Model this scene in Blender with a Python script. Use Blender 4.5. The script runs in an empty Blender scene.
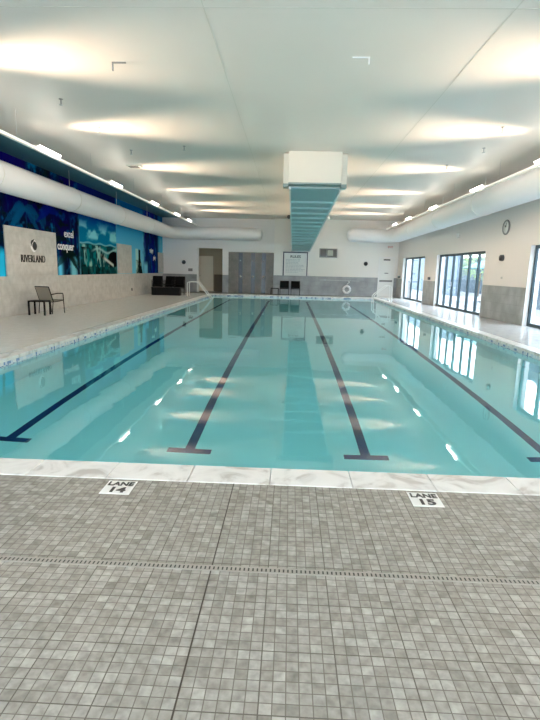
import bpy, math, random
import numpy as np
from mathutils import Vector, Matrix
PI = math.pi
random.seed(7)
SC = bpy.context.scene
COL = SC.collection

# ------------------------------------------------------------------ camera
H = 1.56
F, PITCH, YAW, ROLL = 491.672, 0.182086, 0.0365606, 0.023343
cam_d = bpy.data.cameras.new('camera')
cam_d.sensor_fit = 'VERTICAL'; cam_d.sensor_height = 36.0
cam_d.lens = F / 720 * 36.0
cam_d.clip_start = 0.05; cam_d.clip_end = 300
cam = bpy.data.objects.new('camera', cam_d); COL.objects.link(cam)
cy, sy = math.cos(YAW), math.sin(YAW)
fwd = Vector((-sy * math.cos(PITCH), cy * math.cos(PITCH), -math.sin(PITCH)))
rt = Vector((cy, sy, 0)); up = rt.cross(fwd)
r2 = math.cos(ROLL) * rt + math.sin(ROLL) * up
u2 = -math.sin(ROLL) * rt + math.cos(ROLL) * up
M = Matrix((r2, u2, -fwd)).transposed().to_4x4(); M.translation = Vector((0, 0, H))
cam.matrix_world = M
SC.camera = cam

# ------------------------------------------------------------------ view, world, sun
SC.view_settings.view_transform = 'Standard'
SC.view_settings.look = 'None'
SC.view_settings.gamma = 1.0
SC.view_settings.use_curve_mapping = False
SC.view_settings.exposure = 2.14
SC.cycles.use_denoising = True
SC.cycles.max_bounces = 14
SC.cycles.diffuse_bounces = 7
SC.cycles.glossy_bounces = 5
SC.cycles.transmission_bounces = 10
SC.cycles.transparent_max_bounces = 10
SC.cycles.sample_clamp_indirect = 12
SC.cycles.blur_glossy = 0.5
W = bpy.data.worlds.new('sky'); SC.world = W; W.use_nodes = True
bg = W.node_tree.nodes['Background']
bg.inputs[0].default_value = (0.86, 0.92, 1.0, 1); bg.inputs[1].default_value = 2.9
sun_d = bpy.data.lights.new('sun', 'SUN'); sun_d.energy = .6; sun_d.angle = 0.02; sun_d.color = (1, .95, .88)
sun = bpy.data.objects.new('sun', sun_d); COL.objects.link(sun)
sun.rotation_euler = Vector((0.62, 0.25, -0.85)).to_track_quat('-Z', 'Y').to_euler()
UPL = 430.0          # watts of each uplight
RAILP = 18.0; RAILC = (1.0, .88, .76)   # linear lamp along the upper inner side of each rail
UPC = (1.0, 0.77, 0.56)

# ------------------------------------------------------------------ materials
def mat(name, color, rough=.6, metal=0, emis=None, es=0, spec=None, noise=None, bump=None):
    m = bpy.data.materials.new(name); m.use_nodes = True
    nt = m.node_tree; b = nt.nodes['Principled BSDF']
    b.inputs['Base Color'].default_value = (*color, 1)
    b.inputs['Roughness'].default_value = rough; b.inputs['Metallic'].default_value = metal
    if spec is not None: b.inputs['Specular IOR Level'].default_value = spec
    if emis: b.inputs['Emission Color'].default_value = (*emis, 1); b.inputs['Emission Strength'].default_value = es
    if noise:
        sc, amt = noise
        tc = nt.nodes.new('ShaderNodeTexCoord'); n = nt.nodes.new('ShaderNodeTexNoise')
        n.inputs['Scale'].default_value = sc; n.inputs['Detail'].default_value = 6
        nt.links.new(tc.outputs['Object'], n.inputs['Vector'])
        r = nt.nodes.new('ShaderNodeValToRGB')
        r.color_ramp.elements[0].position = .3; r.color_ramp.elements[1].position = .7
        r.color_ramp.elements[0].color = (*[c * (1 - amt) for c in color], 1)
        r.color_ramp.elements[1].color = (*[min(1, c * (1 + amt)) for c in color], 1)
        nt.links.new(n.outputs['Fac'], r.inputs['Fac']); nt.links.new(r.outputs['Color'], b.inputs['Base Color'])
        if bump:
            bp = nt.nodes.new('ShaderNodeBump'); bp.inputs['Strength'].default_value = bump; bp.inputs['Distance'].default_value = .01
            nt.links.new(n.outputs['Fac'], bp.inputs['Height']); nt.links.new(bp.outputs['Normal'], b.inputs['Normal'])
    return m

class NT:
    def __init__(s, m): s.nt = m.node_tree; s.b = s.nt.nodes['Principled BSDF']
    def n(s, t, **k):
        x = s.nt.nodes.new(t)
        for a, v in k.items(): setattr(x, a, v)
        return x
    def l(s, a, b): s.nt.links.new(a, b)
    def math(s, op, a, b=None, c=None):
        x = s.n('ShaderNodeMath', operation=op)
        for i, v in enumerate((a, b, c)):
            if v is None: continue
            if isinstance(v, (int, float)): x.inputs[i].default_value = v
            else: s.l(v, x.inputs[i])
        return x.outputs[0]
    def mix(s, f, a, b):
        x = s.n('ShaderNodeMix', data_type='RGBA')
        for i, v in ((0, f), (6, a), (7, b)):
            if isinstance(v, (int, float)): x.inputs[i].default_value = v
            elif isinstance(v, tuple): x.inputs[i].default_value = (*v, 1)
            else: s.l(v, x.inputs[i])
        return x.outputs[2]

def tiles(name, px, py, grout, colors, gcol, rough, axes=(0, 1), vary=.12, off=(0, 0), big=None, grough=.8, stone=0, bumpd=0.0, sf=.55):
    """square tiles: cell-random colour between colors, grout lines; axes pick the object coordinates"""
    m = mat(name, colors[0], rough); t = NT(m)
    tc = t.n('ShaderNodeTexCoord'); sp = t.n('ShaderNodeSeparateXYZ'); t.l(tc.outputs['Object'], sp.inputs[0])
    u = t.math('DIVIDE', t.math('ADD', sp.outputs[axes[0]], off[0]), px)
    v = t.math('DIVIDE', t.math('ADD', sp.outputs[axes[1]], off[1]), py)
    def edge(w, p, g):
        f = t.math('FRACT', w); f = t.math('MINIMUM', f, t.math('SUBTRACT', 1.0, f))
        return t.math('LESS_THAN', f, g / p / 2)
    g = t.math('MAXIMUM', edge(u, px, grout), edge(v, py, grout))
    cb = t.n('ShaderNodeCombineXYZ'); t.l(t.math('FLOOR', u), cb.inputs[0]); t.l(t.math('FLOOR', v), cb.inputs[1])
    wn = t.n('ShaderNodeTexWhiteNoise', noise_dimensions='3D'); t.l(cb.outputs[0], wn.inputs['Vector'])
    r = t.n('ShaderNodeValToRGB'); e = r.color_ramp.elements
    while len(e) < len(colors): e.new(.5)
    for i, c in enumerate(colors): e[i].position = i / max(1, len(colors) - 1); e[i].color = (*c, 1)
    if vary == 'const': r.color_ramp.interpolation = 'CONSTANT'
    t.l(wn.outputs['Value'], r.inputs['Fac']); c = r.outputs['Color']
    if stone:
        ns = t.n('ShaderNodeTexNoise'); ns.inputs['Scale'].default_value = stone; ns.inputs['Detail'].default_value = 5
        t.l(tc.outputs['Object'], ns.inputs['Vector'])
        c2 = t.n('ShaderNodeMix', data_type='RGBA', blend_type='OVERLAY'); c2.inputs[0].default_value = sf
        t.l(c, c2.inputs[6]); t.l(ns.outputs['Fac'], c2.inputs[7]); c = c2.outputs[2]
    col = t.mix(g, c, gcol)
    if big:
        u2_ = t.math('DIVIDE', t.math('ADD', sp.outputs[axes[0]], off[0]), big[0]); v2_ = t.math('DIVIDE', t.math('ADD', sp.outputs[axes[1]], off[1]), big[0])
        g2 = t.math('MAXIMUM', edge(u2_, big[0], big[1]), edge(v2_, big[0], big[1]))
        col = t.mix(g2, col, big[2])
    t.l(col, t.b.inputs['Base Color'])
    rr = t.math('ADD', t.math('MULTIPLY', g, grough - rough), rough); t.l(rr, t.b.inputs['Roughness'])
    if bumpd:
        bp = t.n('ShaderNodeBump'); bp.inputs['Strength'].default_value = .4; bp.inputs['Distance'].default_value = bumpd
        t.l(t.math('SUBTRACT', 1.0, g), bp.inputs['Height']); t.l(bp.outputs[0], t.b.inputs['Normal'])
    return m

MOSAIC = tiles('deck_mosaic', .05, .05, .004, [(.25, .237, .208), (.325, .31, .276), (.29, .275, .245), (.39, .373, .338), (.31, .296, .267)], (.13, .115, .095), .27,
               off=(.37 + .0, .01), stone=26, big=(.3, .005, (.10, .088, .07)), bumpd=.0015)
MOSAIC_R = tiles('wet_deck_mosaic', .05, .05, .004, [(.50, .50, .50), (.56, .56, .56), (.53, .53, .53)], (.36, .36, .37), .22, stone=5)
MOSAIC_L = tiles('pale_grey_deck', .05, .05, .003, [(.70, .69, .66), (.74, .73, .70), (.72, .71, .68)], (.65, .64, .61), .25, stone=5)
MARBLE = mat('coping_marble', (.78, .765, .735), .3)
_t = NT(MARBLE); _tc = _t.n('ShaderNodeTexCoord'); _n = _t.n('ShaderNodeTexNoise'); _n.inputs['Scale'].default_value = 3.2; _n.inputs['Detail'].default_value = 9; _n.inputs['Distortion'].default_value = 1.6
_t.l(_tc.outputs['Object'], _n.inputs['Vector'])
_r = _t.n('ShaderNodeValToRGB'); _e = _r.color_ramp.elements; _e[0].position = .36; _e[0].color = (.52, .49, .46, 1); _e[1].position = .56; _e[1].color = (.80, .79, .77, 1)
_x = _e.new(.46); _x.color = (.73, .72, .70, 1)
_t.l(_n.outputs['Fac'], _r.inputs['Fac']); _t.l(_r.outputs['Color'], _t.b.inputs['Base Color'])
BAND = tiles('waterline_mosaic', .055, .055, .005, [(.78, .82, .84), (.16, .28, .52), (.62, .72, .82), (.80, .83, .85), (.30, .42, .62)], (.7, .72, .72), .2, axes=(1, 2), vary='const')
BAND_X = tiles('waterline_mosaic_end', .11, .055, .005, [(.75, .80, .82), (.16, .28, .46), (.62, .72, .80), (.28, .42, .58)], (.7, .72, .72), .2, axes=(0, 2), vary='const')
PLASTER = mat('pool_plaster', (.67, .925, 1.0), .6, noise=(.6, .03))
NAVY = mat('navy_lane_tile', (.008, .026, .15), .3)
CEIL = mat('ceiling_paint', (.71, .665, .615), .42, noise=(.35, .03), spec=.35)
CEIL_TEAL = mat('ceiling_bounce_tint', (.09, .24, .30), .6)  # teal stands in for blue mural bounce and the shade outside the uplights
WALLP = mat('cream_wall_paint', (.86, .84, .81), .6)
WALLW = mat('white_wall_paint', (.85, .845, .84), .6)
WALLR = mat('right_wall_paint', (.78, .74, .71), .6)
WAINS = tiles('grey_wainscot_tile', .6, .3, .006, [(.30, .31, .32), (.33, .34, .35)], (.24, .25, .26), .4, axes=(0, 2), stone=2)
WAINS_Y = tiles('grey_wainscot_tile_side', .6, .3, .006, [(.34, .36, .36), (.37, .39, .39)], (.28, .30, .30), .4, axes=(1, 2), stone=2)
STONE = tiles('grey_stone_cladding', .61, .305, .005, [(.50, .495, .47), (.535, .53, .505)], (.45, .44, .42), .55, axes=(1, 2), stone=5, sf=.3)
SHOWER = tiles('shower_tile', .05, .05, .004, [(.17, .155, .135), (.21, .195, .17)], (.12, .11, .10), .4, axes=(0, 2), stone=4)
SHOWER_D = tiles('shower_stripe_mosaic', .03, .03, .003, [(.03, .05, .08), (.06, .09, .13), (.02, .03, .05)], (.05, .06, .07), .25, axes=(0, 2))
BROWN = mat('dark_wood_panel', (.09, .065, .03), .5)
TAN = mat('tan_recess_paint', (.42, .36, .25), .6)
FRAME = mat('dark_teal_metal_frame', (.045, .075, .09), .35, .3)
WHITE = mat('white_painted_metal', (.82, .82, .80), .4)
DUCTW = mat('white_duct_fabric', (.86, .87, .90), .55)
SOFF = mat('beige_duct_paint', (.66, .64, .57), .5)
TEAL = mat('pool_reflection_metal', (.38, .48, .49), .4, .1)  # reflection of the pool water put into the base colour
TEAL2 = mat('pool_reflection_rib', (.52, .63, .64), .4, .1)  # same pool reflection tint, lighter on the ribs
STEEL = mat('polished_steel', (.85, .86, .86), .18, .9)
BLACK = mat('black_metal', (.008, .008, .009), .55, spec=.2)
BLACKP = mat('black_lettering', (.015, .015, .017), .4)
SLING = mat('beige_sling_fabric', (.34, .30, .235), .8)
GREY = mat('grey_plastic', (.25, .25, .25), .5)
RUB = mat('dark_grey_rubber', (.06, .065, .07), .6)
RED = mat('red_plastic', (.65, .10, .07), .4)
WLET = mat('white_lettering', (.85, .85, .85), .5)
LENS = mat('uplight_lens', (1, 1, 1), .4, emis=(1, .93, .82), es=6)
RAILW = mat('white_aluminium_rail', (.88, .88, .86), .35, emis=None)
CLOCKF = mat('clock_face', (.78, .78, .75), .5)
SILVER = mat('brushed_aluminium', (.55, .55, .55), .35, .8)
GROUT = mat('dark_joint_sealant', (.05, .04, .03), .8)

def glass_thin():
    m = bpy.data.materials.new('window_glass'); m.use_nodes = True; nt = m.node_tree; nt.nodes.clear()
    o = nt.nodes.new('ShaderNodeOutputMaterial'); mx = nt.nodes.new('ShaderNodeMixShader')
    t = nt.nodes.new('ShaderNodeBsdfTransparent'); t.inputs[0].default_value = (.90, .95, .97, 1)
    g = nt.nodes.new('ShaderNodeBsdfGlossy'); g.inputs['Roughness'].default_value = .02
    f = nt.nodes.new('ShaderNodeFresnel')
    ge = nt.nodes.new('ShaderNodeNewGeometry'); mr = nt.nodes.new('ShaderNodeMapRange')   # same index of refraction on both faces of the pane
    mr.inputs['To Min'].default_value = 1.3; mr.inputs['To Max'].default_value = 1 / 1.3
    nt.links.new(ge.outputs['Backfacing'], mr.inputs['Value']); nt.links.new(mr.outputs[0], f.inputs[0])
    nt.links.new(f.outputs[0], mx.inputs[0]); nt.links.new(t.outputs[0], mx.inputs[1]); nt.links.new(g.outputs[0], mx.inputs[2]); nt.links.new(mx.outputs[0], o.inputs[0])
    return m
GLASS = glass_thin()
def water_mat():
    m = bpy.data.materials.new('pool_water'); m.use_nodes = True; nt = m.node_tree; nt.nodes.clear()
    o = nt.nodes.new('ShaderNodeOutputMaterial'); mx = nt.nodes.new('ShaderNodeMixShader')
    t = nt.nodes.new('ShaderNodeBsdfRefraction'); t.inputs['Color'].default_value = (.62, .975, 1.0, 1); t.inputs['IOR'].default_value = 1.333; t.inputs['Roughness'].default_value = 0.0
    g = nt.nodes.new('ShaderNodeBsdfGlossy'); g.inputs['Roughness'].default_value = .025; g.inputs[0].default_value = (1, 1, 1, 1)
    f = nt.nodes.new('ShaderNodeFresnel'); f.inputs[0].default_value = 1.333
    tc = nt.nodes.new('ShaderNodeTexCoord'); n = nt.nodes.new('ShaderNodeTexNoise'); n.inputs['Scale'].default_value = 1.1; n.inputs['Detail'].default_value = 2
    b = nt.nodes.new('ShaderNodeBump'); b.inputs['Strength'].default_value = .25; b.inputs['Distance'].default_value = .012
    nt.links.new(tc.outputs['Object'], n.inputs['Vector']); nt.links.new(n.outputs['Fac'], b.inputs['Height'])
    for x in (t, g, f): nt.links.new(b.outputs[0], x.inputs['Normal'])
    nt.links.new(f.outputs[0], mx.inputs[0]); nt.links.new(t.outputs[0], mx.inputs[1]); nt.links.new(g.outputs[0], mx.inputs[2]); nt.links.new(mx.outputs[0], o.inputs[0])
    return m
WATER = water_mat()

# ------------------------------------------------------------------ mesh helpers
class MB:
    def __init__(s): s.v = []; s.f = []; s.sm = []
    def add(s, vs, fs, smooth=False):
        k = len(s.v); s.v += [tuple(map(float, p)) for p in vs]; s.f += [tuple(k + i for i in f) for f in fs]; s.sm += [smooth] * len(fs); return s
    def box(s, x0, x1, y0, y1, z0, z1):
        return s.add([(x0, y0, z0), (x1, y0, z0), (x1, y1, z0), (x0, y1, z0), (x0, y0, z1), (x1, y0, z1), (x1, y1, z1), (x0, y1, z1)],
                     [(0, 3, 2, 1), (4, 5, 6, 7), (0, 1, 5, 4), (1, 2, 6, 5), (2, 3, 7, 6), (3, 0, 4, 7)])
    def tube(s, pts, r, seg=12, caps=True, rad=None):
        P = [Vector(p) for p in pts]; n = len(P); rings = []
        prev = None
        for i, p in enumerate(P):
            d = (P[min(i + 1, n - 1)] - P[max(i - 1, 0)]).normalized()
            if prev is None:
                a = Vector((0, 0, 1)) if abs(d.z) < .9 else Vector((1, 0, 0)); a = (a - d * a.dot(d)).normalized()
            else: a = (prev - d * prev.dot(d)).normalized()
            prev = a; b = d.cross(a); rr = rad[i] if rad else r
            rings.append([p + (a * math.cos(t) + b * math.sin(t)) * rr for t in [2 * PI * k / seg for k in range(seg)]])
        vs = [q for rg in rings for q in rg]; fs = []
        for i in range(n - 1):
            for k in range(seg):
                fs.append((i * seg + k, i * seg + (k + 1) % seg, (i + 1) * seg + (k + 1) % seg, (i + 1) * seg + k))
        s.add(vs, fs, True)
        if caps:
            s.add(rings[0], [tuple(range(seg))[::-1]]); s.add(rings[-1], [tuple(range(seg))])
        return s
    def bar(s, p, q, w, h=None):
        """rectangular bar between p and q"""
        h = h or w; P = Vector(p); Q = Vector(q); d = (Q - P).normalized()
        a = Vector((0, 0, 1)) if abs(d.z) < .9 else Vector((0, 1, 0)); a = (a - d * a.dot(d)).normalized(); b = d.cross(a)
        vs = [c + a * (sa * h / 2) + b * (sb * w / 2) for c in (P, Q) for sa, sb in ((-1, -1), (-1, 1), (1, 1), (1, -1))]
        return s.add(vs, [(0, 1, 2, 3), (7, 6, 5, 4), (0, 4, 5, 1), (1, 5, 6, 2), (2, 6, 7, 3), (3, 7, 4, 0)])
    def lathe(s, prof, c, axis=(0, 0, 1), seg=20):
        ax = Vector(axis).normalized(); a = Vector((0, 0, 1)) if abs(ax.z) < .9 else Vector((1, 0, 0)); a = (a - ax * a.dot(ax)).normalized(); b = ax.cross(a); c = Vector(c)
        vs = [c + ax * h + (a * math.cos(t) + b * math.sin(t)) * r for r, h in prof for t in [2 * PI * k / seg for k in range(seg)]]
        fs = [(i * seg + k, i * seg + (k + 1) % seg, (i + 1) * seg + (k + 1) % seg, (i + 1) * seg + k) for i in range(len(prof) - 1) for k in range(seg)]
        return s.add(vs, fs, True)
    def torus(s, c, R, r, axis=(0, 1, 0), a0=0, a1=2 * PI, seg=32, rs=12):
        ax = Vector(axis).normalized(); a = Vector((0, 0, 1)) if abs(ax.z) < .9 else Vector((1, 0, 0)); a = (a - ax * a.dot(ax)).normalized(); b = ax.cross(a); c = Vector(c)
        full = abs(a1 - a0 - 2 * PI) < 1e-6
        pts = [c + (a * math.cos(a0 + (a1 - a0) * k / seg) + b * math.sin(a0 + (a1 - a0) * k / seg)) * R for k in range(seg + 1)]
        return s.tube(pts, r, rs, caps=not full)
    def ball(s, c, r, sz=(1, 1, 1), seg=12, rg=8):
        vs = [(c[0] + r * sz[0] * math.sin(PI * i / rg) * math.cos(2 * PI * k / seg), c[1] + r * sz[1] * math.sin(PI * i / rg) * math.sin(2 * PI * k / seg), c[2] + r * sz[2] * math.cos(PI * i / rg)) for i in range(rg + 1) for k in range(seg)]
        fs = [(i * seg + k, (i + 1) * seg + k, (i + 1) * seg + (k + 1) % seg, i * seg + (k + 1) % seg) for i in range(rg) for k in range(seg)]
        return s.add(vs, fs, True)
    def build(s, name, m, parent=None, bevel=0):
        me = bpy.data.meshes.new(name); me.from_pydata(s.v, [], s.f); me.validate()
        me.update()
        if len(me.polygons) == len(s.sm): me.polygons.foreach_set('use_smooth', s.sm)
        me.materials.append(m)
        o = bpy.data.objects.new(name, me); COL.objects.link(o)
        if parent: o.parent = parent
        if bevel:
            bv = o.modifiers.new('bevel', 'BEVEL'); bv.width = bevel; bv.segments = 2; bv.limit_method = 'ANGLE'
        return o

def tag(o, label=None, cat=None, group=None, kind=None):
    if label: o['label'] = label
    if cat: o['category'] = cat
    if group: o['group'] = group
    if kind: o['kind'] = kind
    return o
def thing(name, label, cat, loc=(0, 0, 0), rz=0, group=None):
    o = bpy.data.objects.new(name, None); COL.objects.link(o); o.location = loc; o.rotation_euler = (0, 0, rz)
    return tag(o, label, cat, group)
def struct(name, mb, m, label=None, cat=None, bevel=0):
    o = mb.build(name, m, None, bevel); o['kind'] = 'structure'
    return tag(o, label or name.replace('_', ' '), cat or 'structure')
def sempty(name, label, cat='structure', loc=(0, 0, 0), rz=0):
    o = thing(name, label, cat, loc, rz); o['kind'] = 'structure'; return o
def dup(root, loc, rz=None, label=None, group=None):
    r = root.copy(); COL.objects.link(r); r.location = loc
    if rz is not None: r.rotation_euler = (0, 0, rz)
    if label: r['label'] = label
    if group: r['group'] = group
    for ch in list(root.children):
        c = ch.copy(); COL.objects.link(c); c.parent = r
        for g in ch.children:
            d = g.copy(); COL.objects.link(d); d.parent = c
    return r
def text_obj(name, s, size, m, mtx, parent=None, ext=.004, offset=0, sx=1.0, space=1.0):
    """lettering: font curve turned into a mesh; local x = reading direction, y = up, centred"""
    cu = bpy.data.curves.new(name + '_curve', 'FONT'); cu.body = s; cu.size = size; cu.extrude = ext; cu.offset = offset
    cu.align_x = 'CENTER'; cu.align_y = 'CENTER'; cu.space_character = space
    to = bpy.data.objects.new(name + '_tmp', cu); COL.objects.link(to)
    bpy.context.view_layer.update()
    dg = bpy.context.evaluated_depsgraph_get()
    me = bpy.data.meshes.new_from_object(to.evaluated_get(dg))
    bpy.data.objects.remove(to)
    me.transform(Matrix.Diagonal((sx, 1, 1, 1))); me.transform(mtx)
    me.materials.clear(); me.materials.append(m); me.name = name
    o = bpy.data.objects.new(name, me); COL.objects.link(o)
    if parent: o.parent = parent
    return o
def basis(x, y, z, loc):
    m = Matrix((Vector(x), Vector(y), Vector(z))).transposed().to_4x4(); m.translation = Vector(loc); return m

# ------------------------------------------------------------------ dimensions
XL, ZC = -8.34, 4.70
PX0, PX1, PY0, PY1 = -4.70, 5.10, 3.70, 30.40
ZW, ZB = -.12, -1.57
CW = .30
YF, YR = 32.4, 31.9       # far wall (left part), far wall (right part, stepped forward)
YB = -3.2
ANG = math.atan(.0345)
def RX(y): return 7.35 - .0345 * (y - 15)
# right wall frame: local x runs along the wall towards far, local y points OUT of the room (+X)
def RW(s, z=0, out=0):
    u = Vector((-math.sin(ANG), math.cos(ANG), 0)); n = Vector((math.cos(ANG), math.sin(ANG), 0))
    return Vector((7.35, 15, 0)) + u * s + n * out + Vector((0, 0, z))

# ------------------------------------------------------------------ floor, pool
f = MB()
XR0 = 8.3
ox0, ox1, oy0, oy1 = PX0 - CW, PX1 + CW, PY0 - .31, PY1 + CW
f.box(XL - .3, XR0, YB - .3, oy0, -.2, 0); f.box(XL - .3, XR0, oy1, YF + 1.9, -.2, 0)
struct('floor', f, MOSAIC, 'beige grey square mosaic tile pool deck with dark grout', 'floor')
struct('floor_left', MB().box(XL - .3, ox0, oy0, oy1, -.2, 0), MOSAIC_L, 'pale grey side deck along the mural wall', 'floor')
f = MB().box(ox1, XR0, oy0, oy1, -.2, 0)
struct('floor_side', f, MOSAIC_R, 'wet pale mosaic deck along the glass doors', 'floor')
c = MB()
def slabs(c, x0, x1, y0, y1, along, n, g=.004):
    for i in range(n):
        if along == 'x': a = x0 + (x1 - x0) * i / n; b = x0 + (x1 - x0) * (i + 1) / n; c.box(a + g / 2, b - g / 2, y0, y1, -.06, .004)
        else: a = y0 + (y1 - y0) * i / n; b = y0 + (y1 - y0) * (i + 1) / n; c.box(x0, x1, a + g / 2, b - g / 2, -.06, .004)
slabs(c, ox0, ox1, oy0, PY0, 'x', 17); slabs(c, ox0, ox1, PY1, oy1, 'x', 17)
slabs(c, ox0, PX0, PY0, PY1, 'y', 44); slabs(c, PX1, ox1, PY0, PY1, 'y', 44)
struct('trim_1', c, MARBLE, 'white veined marble coping slabs around the pool edge', 'coping', bevel=.006)
b = MB()
b.box(PX0 - .2, PX0, PY0 - .2, PY1 + .2, ZB, -.26); b.box(PX1, PX1 + .2, PY0 - .2, PY1 + .2, ZB, -.26)
b.box(PX0, PX1, PY0 - .2, PY0, ZB, -.26); b.box(PX0, PX1, PY1, PY1 + .2, ZB, -.26); b.box(PX0 - .2, PX1 + .2, PY0 - .2, PY1 + .2, ZB - .2, ZB)
struct('pool_basin', b, PLASTER, 'pale aqua plastered pool basin under the water', 'pool')
b = MB(); b.box(PX0 - .2, PX0, PY0 - .2, PY1 + .2, -.26, -.06); b.box(PX1, PX1 + .2, PY0 - .2, PY1 + .2, -.26, -.06)
struct('trim_2', b, BAND, 'blue and white waterline mosaic on the long pool sides', 'tile band')
b = MB(); b.box(PX0, PX1, PY0 - .2, PY0, -.26, -.06); b.box(PX0, PX1, PY1, PY1 + .2, -.26, -.06)
struct('trim_3', b, BAND_X, 'blue and white waterline mosaic on the pool ends', 'tile band')
w = MB().add([(PX0, PY0, ZW), (PX1, PY0, ZW), (PX1, PY1, ZW), (PX0, PY1, ZW)], [(0, 1, 2, 3)])
struct('pool_water', w, WATER, 'calm clear teal pool water mirroring the ceiling', 'water')
# depth marker tiles on the end band
for x, s in ((-2.6, '5 FT'), (3.95, '5 FT'), (.2, '5 FT')):
    t = thing('depth_marker', {-2.6: 'small white depth tile on far pool edge in front of showers', 3.95: 'small white depth tile on far pool edge below the life ring', .2: 'small white depth tile on far pool edge below the black chairs'}[x], 'depth marker', (x, PY1, 0), 0, 'depth markers on the far pool edge')
    MB().box(-.22, .22, -.006, 0, -.115, -.062).build('tile', WHITE, t)

# black lane lines on the pool floor
for x, lab in ((-3.45, 'navy lane line nearest the left pool wall, under the mural reflection'), (-1.18, 'navy lane line second from the mural wall, pointing at a lane tile'), (.99, 'navy lane line running just right of the mirrored ceiling duct'), (3.20, 'navy lane line nearest the glass doors')):
    m_ = MB(); z = ZB + .004; m_.box(x - .06, x + .06, 5.78, 28.4, ZB, z); m_.box(x - .27, x + .27, 5.66, 5.78, ZB, z); m_.box(x - .27, x + .27, 28.4, 28.52, ZB, z)
    tag(m_.build('lane_line', NAVY), lab, 'lane line', 'lane lines on the pool floor')

# channel drain across the near deck
DR = mat('slotted_drain_cover', (.33, .315, .28), .4)
_t = NT(DR); _tc = _t.n('ShaderNodeTexCoord'); _s = _t.n('ShaderNodeSeparateXYZ'); _t.l(_tc.outputs['Object'], _s.inputs[0])
_fx = _t.math('FRACT', _t.math('DIVIDE', _s.outputs[0], .023)); _ax = _t.math('LESS_THAN', _t.math('ABSOLUTE', _t.math('SUBTRACT', _fx, .5)), .17)
_ay = _t.math('LESS_THAN', _t.math('ABSOLUTE', _s.outputs[1]), .013)
_t.l(_t.mix(_t.math('MULTIPLY', _ax, _ay), (.33, .315, .28), (.02, .018, .015)), _t.b.inputs['Base Color'])
o = MB().box(XL + .1, 7.2, -.024, .024, 0, .002).build('channel_drain', DR); o.location = (0, 2.345, 0)
tag(o, 'long slotted channel drain cover crossing the mosaic deck', 'drain')
# expansion joint
tag(MB().box(-.373, -.366, YB, oy0, 0, .0012).build('expansion_joint', GROUT), 'dark straight expansion joint running through the mosaic deck toward the pool', 'joint')

# lane number tiles
def lane_tile(x, num, lab):
    t = thing('lane_number_tile', lab, 'lane number tile', (x, 3.25, 0), 0, 'lane number tiles at the pool edge')
    MB().box(-.105, .105, -.105, .105, 0, .003).build('tile', WHITE, t)
    text_obj('lane_lettering', 'LANE', .084, BLACKP, basis((1, 0, 0), (0, 1, 0), (0, 0, 1), (0, .052, .0042)), t, .001, .0030, .92)
    text_obj('number_lettering', num, .110, BLACKP, basis((1, 0, 0), (0, 1, 0), (0, 0, 1), (0, -.045, .0042)), t, .001, .0040, 1.15)
lane_tile(-1.18, '14', 'white floor tile reading LANE 14, left of the dark expansion joint')
lane_tile(.99, '15', 'white floor tile reading LANE 15, on the glass door side of the pool end')

# ------------------------------------------------------------------ ceiling
m_ = MB().box(XL - .3, XR0, YB - .3, YF + 2, ZC, ZC + .2)
struct('ceiling', m_, CEIL, 'smooth cream painted ceiling', 'ceiling')
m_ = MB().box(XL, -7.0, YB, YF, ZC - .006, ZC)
struct('trim_4', m_, CEIL_TEAL, 'strip of ceiling above the mural wall, coloured teal for blue bounce light and shade', 'ceiling strip')
m_ = MB(); m_.box(-1.165, -1.155, YB, YF, ZC - .003, ZC); m_.box(2.60, 2.615, YB, YF, ZC - .004, ZC); m_.box(XL, 7.8, 6.66, 6.675, ZC - .003, ZC)
struct('trim_5', m_, mat('ceiling_seam', (.62, .59, .53), .6), 'thin seams between the ceiling boards', 'seam')

# ------------------------------------------------------------------ left wall with mural
m_ = MB().box(XL - .3, XL, YB - .3, YF + .3, 0, ZC)
struct('wall_left', m_, STONE, 'grey stone tiled left wall', 'wall')
m_ = MB(); m_.box(XL, XL + .05, 14.33, 17.5, 1.18, 2.65); m_.box(XL, XL + .05, 23.78, 25.9, 1.2, 2.62); m_.box(XL, XL + .05, 31.2, YF, 1.2, 2.45)
struct('wall_left_panels', m_, STONE, 'raised grey stone panels standing into the mural', 'wall')

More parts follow.
